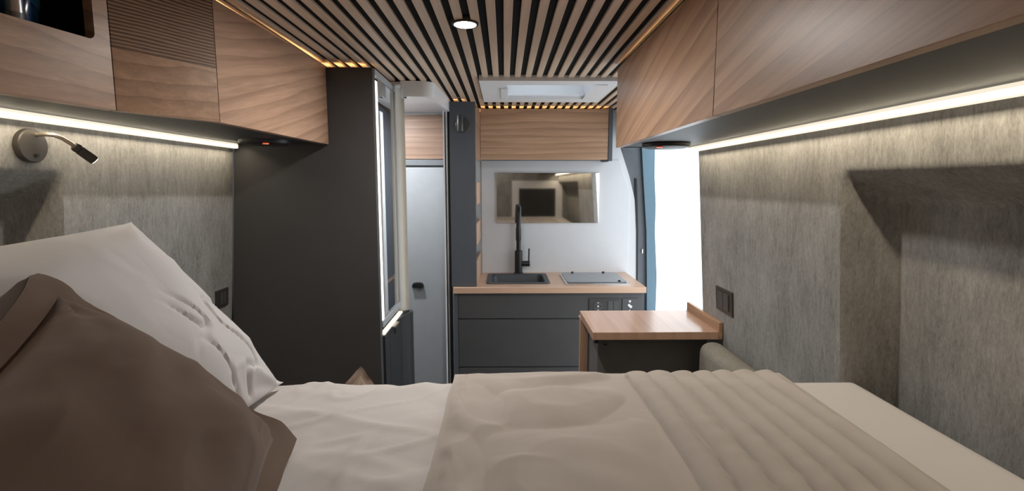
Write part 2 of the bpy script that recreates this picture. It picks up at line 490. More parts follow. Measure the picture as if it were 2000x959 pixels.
# ------------------------------------------------------------------ tall wardrobe on the left, with mirror flank
wd = thing('wardrobe', 'tall anthracite wardrobe between felt wall and lit mirror', 'wardrobe', (-.73, 1.9, 0))
def lx(z): return wl(z) + .003
prism('body', [(lx(0), 0), (-.456, 0), (-.456, 1.832), (lx(1.832), 1.832)], 'y', 1.838, 1.87, 'wardrobe', wd, .0015)
box('light_strip', -.93, -.485, 1.874, 1.886, 1.8205, 1.823, 'ledup', wd)
box('carcass', -1.02, -.478, 1.872, 2.15, .93, 1.820, 'dark', wd)
mi = thing('lit_mirror', 'tall wall mirror with a white light strip on the wardrobe flank', 'mirror', (-.46, 2.05, .9))
box('mirror_glass', -.4775, -.4595, 1.90, 2.20, .925, 1.81, 'mirror', mi)
box('top_rail', -.4775, -.455, 1.872, 2.212, 1.812, 1.835, 'greydoor', mi, .002)
box('bottom_rail', -.4775, -.452, 1.872, 2.212, .898, .923, 'greydoor', mi, .002)
box('side_rail', -.4775, -.455, 2.201, 2.212, .925, 1.8115, 'greydoor', mi)
bm = bmesh.new(); add_box(bm, -.4775, -.4545, 1.872, 1.899, .925, 1.795, .002)
obj('light_strip', bm, 'ledmirror', mi)
# vanity below the mirror
va = thing('vanity_cabinet', 'dark low cabinet with a rounded end under the lit mirror', 'cabinet', (-.55, 2.1, 0))
arc = [(-.448, 2.08), (-.447, 2.12), (-.441, 2.16), (-.430, 2.195), (-.419, 2.225), (-.413, 2.25), (-.413, 2.268), (-.420, 2.285), (-.436, 2.297), (-.46, 2.30)]
prism('body', [(-1.02, 1.872), (-.468, 1.872)] + [(p[0] - .02, p[1] - .01) for p in arc] + [(-1.02, 2.295)], 'z', 0, .868, 'black', va)
prism('door', [(-.466, 1.955), (-.448, 1.955)] + arc + [(p[0] - .018, p[1] - .006) for p in arc[::-1]], 'z', .05, .865, 'vanity', va)
box('filler', -.466, -.448, 1.873, 1.952, .05, .865, 'vanity', va)
prism('top_strip', [(-.466, 1.873), (-.449, 1.873), (-.449, 2.21), (-.466, 2.21)], 'z', .869, .876, 'ledledge', va)
hd = box('handle', -.452, -.436, 2.00, 2.075, .860, .866, 'neck', va)
box('handle_lip', -.440, -.436, 2.00, 2.012, .835, .860, 'black', hd)
# beige rounded post
bm = bmesh.new(); add_prism(bm, [(-.50, 2.213)] + [(-.4595 + .030 * (1 - math.cos(R(a))), 2.213 + .050 * math.sin(R(a))) for a in range(0, 91, 9)] + [(-.4295 - .012 * (1 - math.cos(R(a))), 2.263 + .018 * math.sin(R(a))) for a in range(9, 91, 9)] + [(-.50, 2.281)], 'z', .868, 1.846)
obj('post', bm, 'beige', None, True)
tag(bpy.data.objects['post'], 'beige rounded upright post between lit mirror and grey door', 'post')
# shower pelmet: curved white band below the ceiling, with its white ceiling tray
pts = [(-.424, 2.21), (-.424, 2.162), (-.420, 2.158), (-.40, 2.158), (-.345, 2.160)]
for a in range(80, -1, -8):
    pts.append((-.345 + .055 * math.cos(R(a)), 2.215 - .055 * math.sin(R(a))))
pts += [(-.283, 2.35), (-.276, 2.50), (-.272, 2.598)]
inner = []
for i, p in enumerate(pts):
    q0, q1 = Vector(pts[max(0, i - 1)]), Vector(pts[min(len(pts) - 1, i + 1)])
    d = (q1 - q0).normalized(); nrm = Vector((-d.y, d.x))
    inner.append((p[0] + nrm.x * .012, p[1] + nrm.y * .012))
pel = prism('shower_pelmet', pts + inner[::-1], 'z', 1.787, 1.849, 'whiteplastic')
tag(pel, 'curved white pelmet band under the ceiling above the shower', 'pelmet')
tray = prism('shower_ceiling', [(-1.0, 2.175), (-.36, 2.178), (-.307, 2.23), (-.29, 2.58), (-.29, 3.028), (-1.0, 3.028)], 'z', 1.838, 1.849, 'whiteplastic')
struct(tray, 'white shower ceiling inside the curved pelmet', 'ceiling')
sl = thing('shower_light', 'cool white round light in the shower ceiling', 'light', (-.66, 2.62, 1.83))
lathe('rim', [(.05, 0), (.05, .007)], (-.66, 2.62, 1.831), (0, 0, 1), 'whiteplastic', sl)
lathe('lens', [(.042, 0), (.042, .002)], (-.66, 2.62, 1.828), (0, 0, 1), 'coollamp', sl)

# ------------------------------------------------------------------ kitchen
kc = thing('kitchen_cabinet', 'anthracite kitchen base cabinet with drawers under the worktop', 'cabinet', (.24, 2.8, 0))
box('body', -.238, .715, 2.612, 3.02, .05, .735, 'black', kc)
box('side_panel', -.262, -.240, 2.594, 3.02, 0, .874, 'slate', kc)
box('side_panel', .716, .724, 2.60, 3.02, 0, .874, 'slate', kc)
box('fascia', -.238, .714, 2.593, 2.611, .739, .872, 'dark', kc, .001)
dr = box('drawer', -.238, .714, 2.593, 2.611, .480, .734, 'dark', kc, .001)
box('finger_pull', .05, .47, 2.592, 2.6105, .7345, .7385, 'seal', dr)
dr = box('drawer', -.238, .714, 2.593, 2.611, .06, .475, 'dark', kc, .001)
box('finger_pull', .05, .47, 2.592, 2.6105, .4755, .4795, 'seal', dr)
# worktop with cut-outs for sink and hob
wt = bmesh.new()
SX0, SX1, SY0, SY1 = -.082, .228, 2.69, 2.945
for a in ((-.262, .728, 2.572, SY0), (-.262, .728, SY1, 3.024), (-.262, SX0, SY0, SY1), (SX1, .728, SY0, SY1)):
    add_box(wt, *a, .876, .905)
tag(obj('worktop', wt, 'worktop'), 'oiled wooden worktop carrying the black sink and glass hob', 'worktop')
si = thing('sink', 'black rectangular inset sink in front of the black tap', 'sink', (.073, 2.82, .74))
def rrect(x0, x1, y0, y1, r, n=6):
    out = []
    for cx, cy, a0 in ((x1 - r, y1 - r, 0), (x0 + r, y1 - r, 90), (x0 + r, y0 + r, 180), (x1 - r, y0 + r, 270)):
        for i in range(n + 1):
            a = R(a0 + 90 * i / n); out.append((cx + r * math.cos(a), cy + r * math.sin(a)))
    return out
def loft(name, loops, mat, parent, cap=True):
    bm = bmesh.new(); rings = [[bm.verts.new((p[0], p[1], z)) for p in lp] for lp, z in loops]
    n = len(rings[0])
    for a, b in zip(rings, rings[1:]):
        for j in range(n): bm.faces.new((a[j], a[(j + 1) % n], b[(j + 1) % n], b[j]))
    if cap: bm.faces.new(rings[-1]); bm.faces.new(rings[0])
    return obj(name, bm, mat, parent, True)
loft('basin', [(rrect(-.076, .222, 2.698, 2.938, .02), .74), (rrect(-.080, .226, 2.692, 2.943, .03), .905), (rrect(-.098, .245, 2.668, 2.968, .02), .9055), (rrect(-.096, .243, 2.670, 2.966, .02), .911),
      (rrect(-.072, .219, 2.694, 2.940, .02), .9105), (rrect(-.066, .213, 2.70, 2.934, .03), .90), (rrect(-.05, .197, 2.715, 2.92, .03), .765), (rrect(-.03, .177, 2.735, 2.90, .03), .755)], 'sink', si)
lathe('drain', [(.03, 0), (.03, .003), (.02, .004)], (.073, 2.82, .7555), (0, 0, 1), 'steel', si)
ho = thing('hob', 'steel framed hob with a closed grey glass lid', 'hob', (.49, 2.79, .905))
loft('tray', [(rrect(.322, .660, 2.637, 2.952, .012), .9053), (rrect(.322, .660, 2.637, 2.952, .012), .911), (rrect(.328, .654, 2.643, 2.946, .012), .913)], 'steel', ho)
loft('glass_lid', [(rrect(.333, .649, 2.652, 2.948, .012), .914), (rrect(.333, .649, 2.652, 2.948, .012), .919)], 'glassdark', ho)
box('badge', .468, .514, 2.803, 2.815, .9192, .9197, 'alu', ho)
for a, b in ((.395, 2.936), (.575, 2.936), (.610, 2.668)):
    lathe('rubber_foot', [(.008, 0), (.008, .004), (.005, .006)], (a, b, .9192), (0, 0, 1), 'seal', ho, 12)
# tap
tp = thing('tap', 'tall matt black kitchen tap with side lever behind the sink', 'tap', (.083, 2.988, .905))
TX, TY = .083, 2.988
lathe('base', [(.027, 0), (.027, .006), (.0225, .010), (.0225, .135), (.016, .140)], (TX, TY, .9055), (0, 0, 1), 'black', tp, 24)
sp = [(TX, TY, 1.04), (TX, TY, 1.15), (TX, TY, 1.23)]
for a in range(0, 181, 15):
    sp.append((TX - .003 * a / 180, TY - .065 + .065 * math.cos(R(a)), 1.235 + .065 * math.sin(R(a))))
sp.append((TX - .004, TY - .131, 1.19))
tube('spout', sp, .0135, 'black', tp, 18)
tube('spray_head', [(TX - .004, TY - .131, 1.192), (TX - .004, TY - .131, 1.185), (TX - .004, TY - .131, 1.12), (TX - .004, TY - .131, 1.115)], [.0135, .0155, .0155, .013], 'black', tp, 18)
lv = tube('lever_body', [(TX + .018, TY, .965), (TX + .066, TY, .965)], .0165, 'black', tp, 20)
tube('lever', [(TX + .060, TY, .975), (TX + .062, TY, 1.055)], .0045, 'black', lv, 10)
# mirror over the worktop
mk = box('kitchen_mirror', -.045, .556, Y1 - .016, Y1 - .0065, 1.203, 1.496, 'mirror2', None, .001)
tag(mk, 'frameless rectangular mirror on the white wall above the tap', 'mirror')
# overhead cabinet
oc = thing('overhead_cabinet', 'short wooden overhead cabinet above the kitchen mirror', 'cabinet', (.22, 2.93, 1.56))
box('body', -.130, .567, 2.86, 3.022, 1.566, 1.824, 'dark', oc)
box('door', -.130, .569, 2.842, 2.858, 1.564, 1.836, 'wood_x', oc, .001)
box('side_panel', -.157, -.132, 2.838, 3.022, 1.564, 1.84, 'edgewood', oc)
box('side_panel', .571, .592, 2.838, 3.022, 1.558, 1.842, 'slate', oc)
box('push_latch', .535, .57, 2.842, 2.875, 1.555, 1.5635, 'black', oc)
box('light_strip', -.13, .568, 2.862, 2.874, 1.8245, 1.827, 'ledup', oc)
# shelf column at the left end of the kitchen
cl = thing('kitchen_column', 'slate grey upright column with wooden spice shelves at the worktop end', 'column', (-.21, 2.81, .905))
box('front_panel', -.272, -.144, 2.600, 2.616, .906, 1.836, 'slate', cl, .001)
box('flank_panel', -.272, -.256, 2.617, 3.022, .906, 1.836, 'slate', cl)
box('back_panel', -.2555, -.205, 2.617, 3.022, .906, 1.822, 'beige', cl)
box('light_strip', -.255, -.206, 2.618, 2.630, 1.8225, 1.825, 'ledup', cl)
for z0 in (.906, 1.115, 1.325):
    s_ = box('shelf', -.204, -.150, 2.6175, 3.02, z0, z0 + .012, 'edgewood', cl)
    box('shelf_lip', -.1495, -.140, 2.6175, 3.02, z0, z0 + (.115 if z0 > 1 else .13), 'edgewood', s_)
# column wall lamp
def wall_lamp_col():
    t = thing('column_lamp', 'small dark wall lamp on the grey kitchen column', 'lamp', (-.228, 2.60, 1.72))
    lathe('wall_plate', [(.036, 0), (.036, .006), (.034, .008)], (-.205, 2.5995, 1.722), (0, -1, 0), 'platedark', t, 28)
    tube('stem', [(-.205, 2.592, 1.722), (-.205, 2.565, 1.722)], .006, 'platedark', t, 12)
    tube('shade', [(-.215, 2.558, 1.765), (-.215, 2.558, 1.76), (-.215, 2.558, 1.69), (-.215, 2.558, 1.687)], [.012, .0155, .0155, .013], 'platedark', t, 18)
wall_lamp_col()
# switch plates in the kitchen fascia
sp1 = thing('socket_plate', 'dark socket plate with pin holes on the kitchen fascia', 'socket', (.515, 2.59, .755))
box('plate', .437, .596, 2.588, 2.5925, .757, .844, 'platedark', sp1, .001)
box('rocker', .535, .562, 2.5855, 2.588, .770, .832, 'dark', sp1, .001)
box('rocker', .564, .590, 2.5855, 2.588, .770, .832, 'dark', sp1, .001)
lathe('socket_face', [(.024, 0), (.024, .0015)], (.484, 2.5878, .803), (0, -1, 0), 'dark', sp1, 24)
for dx, dz, m, r_ in ((0, 0, 'whiteplastic', .0045), (0, .019, 'whiteplastic', .003), (0, -.019, 'whiteplastic', .003), (-.0115, 0, 'seal', .004), (.0115, 0, 'seal', .004)):
    lathe('pin', [(r_, 0), (r_, .001)], (.484 + dx, 2.5862, .803 + dz), (0, -1, 0), m, sp1, 12)
sp2 = thing('symbol_switch', 'dark switch plate with white arrow symbols at the cabinet end', 'switch', (.65, 2.59, .755))
box('plate', .610, .692, 2.588, 2.5925, .757, .844, 'dark', sp2, .001)
yq = 2.5868
prism('arrow', [(.645, .822), (.6465, .828), (.640, .828), (.649, .836), (.658, .828), (.6515, .828), (.653, .822)], 'y', yq, 2.588, 'whiteplastic', sp2)
prism('arrow', [(.646, .776), (.639, .776), (.649, .768), (.659, .776), (.652, .776), (.651, .784), (.647, .784)], 'y', yq, 2.588, 'whiteplastic', sp2)
prism('symbol', [(.638, .811), (.646, .816), (.652, .810), (.662, .803), (.660, .795), (.652, .792), (.648, .798), (.640, .804)], 'y', yq, 2.588, 'whiteplastic', sp2)

# ------------------------------------------------------------------ side cabinet by the door with wooden top
tb = thing('side_cabinet', 'small cabinet with satin wooden top beside the open door', 'cabinet', (.52, 1.85, 0))
box('top', .300, .7305, 1.688, 1.992, .903, .930, 'tabletop', tb, .0015)
box('upstand', .731, .744, 1.688, 2.0, .903, .963, 'wood_y', tb, .001)
box('end_panel', .298, .326, 1.955, 1.985, 0, .9025, 'wood_z', tb, .001)
box('body',   .332, .725, 1.765, 1.985, 0, .902, 'tabledark', tb, .001)
box('catch', .309, .322, 1.70, 1.715, .888, .9025, 'black', tb)
box('lock', .352, .364, 1.761, 1.765, .862, .866, 'seal', tb)
box('edge_cap', .2965, .3, 1.985, 1.992, .903, .911, 'whiteplastic', tb)

# ------------------------------------------------------------------ bench with backrest on the right, bench on the left
bs = thing('bench', 'taupe upholstered bench with rounded backrest along the right wall', 'bench', (.5, 1.4, 0))
box('backrest', .655, .738, 1.10, 1.683, .47, .905, 'feltseat', bs, .036, 5)
box('seat_cushion', .26, .735, 1.10, 1.683, .36, .465, 'feltseat', bs, .02, 4)
box('base', .27, .735, 1.10, 1.683, 0, .358, 'dark', bs)
bl = thing('left_bench', 'taupe bench in front of the wardrobe, hidden behind the bed', 'bench', (-.6, 1.45, 0))
box('seat_cushion', -.97, -.30, 1.10, 1.80, .36, .465, 'feltseat', bl, .02, 4)
box('base', -.97, -.31, 1.10, 1.80, 0, .358, 'dark', bl)

# ------------------------------------------------------------------ overhead lockers on the right
ZB = 1.5615
rl = thing('right_locker', 'long wooden overhead locker above the right light strip', 'cabinet', (.55, .6, ZB))
prism('carcass', [(.424, ZB + .002), (wr(ZB) - .004, ZB + .002), (wr(1.822) - .004, 1.822), (.424, 1.822)], 'y', Y0 + .01, 1.862, 'under', rl)
for a, b, m in ((1.005, 1.868, 'wood_y2'), (-.10, 1.002, 'wood_y4'), (Y0 + .01, -.103, 'wood_y')):
    box('door', .402, .422, a, b, ZB - .001, 1.836, m, rl, .0008)
box('end_panel', .4225, .675, 1.8625, 1.868, ZB, 1.834, 'under', rl)
box('light_strip', .430, .445, Y0 + .02, 1.85, 1.8225, 1.825, 'ledup', rl)
# ------------------------------------------------------------------ overhead lockers on the left (front line bends back towards the rear)
ZL = 1.570
F = [(-.615, 1.834), (-.641, 1.190), (-.736, 1.007), (-.771, .817), (-.835, .47), (-.835, Y0 + .01)]
ll = thing('left_locker', 'wooden overhead locker with an open cubby above the left light strip', 'cabinet', (-.8, .9, ZL))
T = .020
def off(p0, p1, d):
    v = (Vector(p1) - Vector(p0)).normalized(); n_ = Vector((v.y, -v.x))   # outward to the wall side
    if n_.x > 0: n_ = -n_
    return n_ * d
def front(name, p0, p1, z0, z1, mat, gap=.001):
    p0, p1 = Vector(p0), Vector(p1); v = (p1 - p0).normalized()
    a, b = p0 + v * gap, p1 - v * gap
    o_ = off(p0, p1, T)
    return prism(name, [tuple(a), tuple(b), tuple(b + o_), tuple(a + o_)], 'z', z0, z1, mat, ll)
front('door', F[0], F[1], ZL - .001, 1.836, 'wood_y3')
front('fluted_door', F[1], F[2], 1.686, 1.836, 'ridged')
front('door', F[1], F[2], ZL - .001, 1.6855, 'wood_y')
# cubby panel with a rounded opening
p0, p1 = Vector(F[2]), Vector(F[4]); v = (p1 - p0)
L = v.length; v.normalize(); o_ = off(p0, p1, T)
hx0, hx1, hz0, hz1, hr = .030, .46, 1.690, 1.815, .012
hole = rrect(hx0, hx1, hz0, hz1, hr, 5)
bm = bmesh.new()
def P3(s, z, back): q = p0 + v * s + (o_ if back else Vector((0, 0))); return Vector((q.x, q.y, z))
outer = []
n = len(hole)
cx_, cz_ = (hx0 + hx1) / 2, (hz0 + hz1) / 2
for (a, b) in hole:
    # push each hole point out to the rectangle border
    u = 0.001 if a < hx0 + hr + 1e-6 and abs(a - hx0) <= hr else None
    outer.append((a, b))
O0, O1, Z0, Z1 = .001, L, ZL - .001, 1.836
def proj(a, b):
    tx = (O1 - cx_) / (a - cx_) if a > cx_ else (O0 - cx_) / (a - cx_) if a < cx_ else 9e9
    tz = (Z1 - cz_) / (b - cz_) if b > cz_ else (Z0 - cz_) / (b - cz_) if b < cz_ else 9e9
    t_ = min(tx, tz); return (cx_ + (a - cx_) * t_, cz_ + (b - cz_) * t_)
hole2, out2 = [], []
for i in range(n):
    for t_ in range(4):
        a = tuple(Vector(hole[i]).lerp(Vector(hole[(i + 1) % n]), t_ / 4))
        hole2.append(a); out2.append(proj(*a))
for cpt in ((O0, Z0), (O1, Z0), (O1, Z1), (O0, Z1)):
    j = min(range(len(out2)), key=lambda q: (Vector(out2[q]) - Vector(cpt)).length)
    out2[j] = cpt
n = len(hole2)
hf = [bm.verts.new(P3(*q, False)) for q in hole2]; hb = [bm.verts.new(P3(*q, True)) for q in hole2]
of = [bm.verts.new(P3(*q, False)) for q in out2]; ob = [bm.verts.new(P3(*q, True)) for q in out2]
for i in range(n):
    j = (i + 1) % n
    for quad in ((hf[i], hf[j], of[j], of[i]), (hb[j], hb[i], ob[i], ob[j]), (hf[j], hf[i], hb[i], hb[j]), (of[i], of[j], ob[j], ob[i])):
        bm.faces.new(quad)
obj('cubby_front', bm, 'wood_y', ll)
front('door', F[4], F[5], ZL - .001, 1.836, 'wood_y4')
# carcass: underside, top, dark back
def inset(i):
    p = Vector(F[i]); q0 = Vector(F[max(0, i - 1)]); q1 = Vector(F[min(len(F) - 1, i + 1)])
    return tuple(p + off(q0, q1, T + .002))
under = [inset(i) for i in (0, 1, 2, 4, 5)]
wlx = wl(ZL) + .004
prism('bottom', under + [(wlx, F[5][1]), (wlx, F[0][1])], 'z', ZL, ZL + .012, 'under', ll)
wtx = wl(1.83) + .004
prism('top', under + [(wtx, F[5][1]), (wtx, F[0][1])], 'z', 1.814, 1.820, 'under', ll)
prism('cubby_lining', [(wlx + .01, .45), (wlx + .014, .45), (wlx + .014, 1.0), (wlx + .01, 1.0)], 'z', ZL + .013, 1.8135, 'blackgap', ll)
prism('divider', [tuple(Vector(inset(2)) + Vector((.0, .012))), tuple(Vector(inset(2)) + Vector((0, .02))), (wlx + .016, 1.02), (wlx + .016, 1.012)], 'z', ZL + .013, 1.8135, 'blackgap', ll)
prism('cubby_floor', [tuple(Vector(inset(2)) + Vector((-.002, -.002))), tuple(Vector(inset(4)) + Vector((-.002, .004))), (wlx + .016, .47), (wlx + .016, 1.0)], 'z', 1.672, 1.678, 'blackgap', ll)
prism('light_strip', [(-.682, 1.20), (-.670, 1.20), (-.642, 1.82), (-.654, 1.82)], 'z', 1.8205, 1.823, 'ledup', ll)

# things in the cubby
def blob(name, c, r, mat, parent=None, amp=.25, seed=0, sub=3):
    bm = bmesh.new(); bmesh.ops.create_icosphere(bm, subdivisions=sub, radius=1)
    for w_ in bm.verts:
        k_ = 1 + amp * nz(w_.co.x * 2.2 + seed, w_.co.y * 2.2, w_.co.z * 2.2)
        s_ = [math.copysign(abs(q) ** .75, q) for q in w_.co]
        w_.co = Vector((c[0] + r[0] * s_[0] * k_, c[1] + r[1] * s_[1] * k_, c[2] + r[2] * s_[2] * k_))
    return obj(name, bm, mat, parent, True)
tag(blob('plastic_bag', (-.834, .930, 1.742), (.024, .032, .060), 'film', None, .2, 3), 'crumpled shiny blue plastic bag in the open cubby', 'bag')
bt = thing('bottle', 'slim cloudy plastic bottle in front of the blue bag in the cubby', 'bottle', (-.802, .890, 1.679))
lathe('body', [(.010, 0), (.012, .004), (.012, .09), (.006, .105), (.006, .12)], (-.802, .890, 1.679), (0, 0, 1), 'cloudy', bt, 20)
lathe('label_band', [(.0124, .03), (.0124, .06)], (-.802, .890, 1.679), (0, 0, 1), 'alu', bt, 20)
tag(blob('packet', (-.85, .835, 1.735), (.026, .045, .054), 'greenfilm', None, .12, 9), 'dark teal packet at the far left of the cubby', 'packet')

# ------------------------------------------------------------------ light strips along both walls
def wall_strip(name, label, x_in, x_out, z0, z1, y0, y1, sgn, power, lamp):
    t = thing(name, label, 'light', ((x_in + x_out) / 2, (y0 + y1) / 2, z0), 'light strips under the lockers')
    box('diffuser', min(x_in, x_out), max(x_in, x_out), y0, y1, z0, z1, 'led', t, .004, 2)
    # the strip throws its light at the wall and down, away from the room
    area('strip_light', (lamp[0], (y0 + y1) / 2, lamp[1]), (y1 - y0 - .01, .006), power, (1.0, .85, .63), (sgn * .38, 0, -1), t)
wall_strip('left_light_strip', 'warm white light strip under the left locker above the reading lamp', -.918, -.937, 1.5525, 1.5695, Y0 + .03, 1.812, -1, 2.2, (-.906, 1.5590))
wall_strip('right_light_strip', 'warm white light strip under the right locker beside the open door', .664, .684, 1.545, 1.5625, Y0 + .03, 1.862, 1, 2.5, (.652, 1.5515))

# ceiling downlight
def downlight(x, y, label, lens='spotlamp'):
    t = thing('ceiling_downlight', label, 'light', (x, y, CE - .006))
    lathe('bezel', [(.0285, .0105), (.0290, 0), (.0345, 0), (.0355, .003), (.0355, .011)], (x, y, CE - .005), (0, 0, 1), 'bronze', t)
    lathe('lens', [(.0284, 0), (.0284, .0015)], (x, y, CE - .0032), (0, 0, 1), lens, t)
downlight(-.102, 1.405, 'round bright downlight set in the wooden slat ceiling')
downlight(-.102, -.45, 'added unseen fill light, a dim round downlight near the rear window', 'rearfill')  # added fill, out of view: brightens the rear wall and bed in the kitchen mirror

# puck sensors under the lockers
def puck(x, y, z, rx, side, label):
    t = thing('round_sensor', label, 'sensor', (x, y, z - .015), 'round black sensors under the lockers')
    lathe('housing', [(.060, 0), (.074, .004), (.077, .010), (.077, .0145)], (x, y, z - .015), (0, 0, 1), 'black', t)
    lathe('indicator', [(.009, 0), (.009, .002)], (x + rx, y - .056, z - .0162), (0, 0, 1), 'redled', t, 14)
puck(-.767, 1.68, ZL, .028, -1, 'round black puck with red indicator under the left locker by the wardrobe')
puck(.531, 1.70, ZB, -.038, 1, 'round black puck with red indicator under the right locker near the door')

# reading lamp on the left wall
rlp = thing('reading_lamp', 'bronze gooseneck reading lamp on the felt wall above the pillows', 'lamp', (-.955, 1.05, 1.47))
px_ = wl(1.507)
lathe('wall_plate', [(.0335, 0), (.0335, .010), (.0315, .012)], (px_ + .001, 1.055, 1.507), (1, 0, -.05), 'bronze', rlp, 40)
lathe('button', [(.004, 0), (.004, .003)], (px_ + .013, 1.058, 1.488), (1, 0, -.05), 'black', rlp, 14)
nk = [(px_ + .012, 1.062, 1.529), (px_ + .030, 1.063, 1.530), (px_ + .044, 1.066, 1.529), (px_ + .054, 1.074, 1.523), (px_ + .061, 1.084, 1.514), (px_ + .066, 1.093, 1.505)]
tube('gooseneck', nk, .0042, 'neck', rlp, 12)
hd0 = Vector((px_ + .064, 1.089, 1.509)); hd1 = Vector((px_ + .080, 1.118, 1.481)); dv = (hd1 - hd0)
head = tube('head', [hd0, hd0 + dv * .06, hd0 + dv * .07, hd0 + dv * .22, hd0 + dv * .23, hd0 + dv * .27, hd0 + dv * .28, hd1], [.008, .0095, .0095, .0095, .0085, .0085, .0098, .0098], 'bronze', rlp, 20)
lathe('bulb', [(.0078, 0), (.0078, .001)], hd1 + dv * .01, dv, 'readlamp', head, 18)

# wall switches
def wall_switch(name, x, y0, y1, z0, z1, sgn, label):
    t = thing(name, label, 'switch', (x, (y0 + y1) / 2, z0))
    tilt = .0707 * (z1 - z0)
    def slab(nm, a, b, c, d, h0, h1, m, par):
        zz = [(c, 0), (d, 0)]
        fx = wr if sgn > 0 else wl
        q = [(fx(c) - sgn * h0, c), (fx(d) - sgn * h0, d), (fx(d) - sgn * h1, d), (fx(c) - sgn * h1, c)]
        return prism(nm, q, 'y', a, b, m, par)
    slab('plate', y0, y1, z0, z1, -.001, .006, 'bronze', t)
    m_ = (y0 + y1) / 2
    slab('rocker', y0 + .022, m_ - .002, z0 + .012, z1 - .012, .0061, .0095, 'dark', t)
    slab('rocker', m_ + .002, y1 - .022, z0 + .012, z1 - .012, .0061, .0095, 'dark', t)
wall_switch('double_switch', wr(1.04), 1.605, 1.730, 1.003, 1.083, 1, 'brown double rocker switch on the right felt wall above the backrest')
wall_switch('black_switch', wl(1.04), 1.725, 1.80, 1.005, 1.068, -1, 'dark switch on the left felt wall beside the wardrobe')

# ------------------------------------------------------------------ bed
BZ = 1.008
bed = thing('bed', 'wide bed with a white fitted sheet below quilt and pillows', 'bed', (-.1, .2, 0))
box('base', -.98, .76, Y0 + .02, 1.04, .70, .82, 'dark', bed)
box('pedestal', -.97, .74, Y0 + .02, 1.02, 0, .698, 'dark', bed)
BX0, BX1, BY0, BY1 = -1.0, .772, Y0 + .01, 1.072
def sheet_f():
    bm = bmesh.new()
    nx, ny = 300, 240
    rad = .035
    def h(x, y):
        w_ = .0
        # creases running out from under the pillows and the quilt
        left = sm((.05 - x) / .25)
        q = nz(x * 5 + y * 3.0, y * 9 - x * 4.0, 1.3)
        w_ += left * .0045 * (1 - abs(q) * 3.0)
        q = nz(x * 11 - y * 9, y * 6 + x * 3, 7.1)
        w_ += left * .0045 * max(0, 1 - abs(q) * 8)
        q = nz(x * 2.5 + y * 6.5, y * 3 - x * 1.5, 4.2)
        w_ += left * .004 * max(0, 1 - abs(q) * 6)
        w_ += .002 * nz(x * 3, y * 3, 9)
        return w_
    def pos(u, v_):
        # roll the sheet down over the edges of the mattress
        ext = .16
        def edge(t, a, b):
            Ltot = (b - a) + 2 * ext; s_ = -ext + t * Ltot
            if s_ < 0: k_ = -s_; side = -1
            elif s_ > b - a: k_ = s_ - (b - a); side = 1
            else:
                return a + s_, 0, 0
            ang = min(k_ / rad, math.pi / 2)
            o = rad * math.sin(ang); dz = rad * (1 - math.cos(ang)) + max(0, k_ - rad * math.pi / 2)
            return (a - o if side < 0 else b + o), dz, k_
        X, dx, kx = edge(u, BX0 + rad, BX1 - rad); Y, dy, ky = edge(v_, BY0 + rad, BY1 - rad)
        return Vector((X, Y, BZ - max(dx, dy) - .25 * min(dx, dy) + h(X, Y) * (1 if dx + dy < .01 else .3)))
    add_grid(bm, nx, ny, pos)
    return bm
fs = obj('fitted_sheet', sheet_f(), 'sheet', bed, True)
box('mattress', BX0 + .006, BX1 - .006, BY0 + .006, BY1 - .006, .825, BZ - .009, 'sheet', bed, .03, 4)

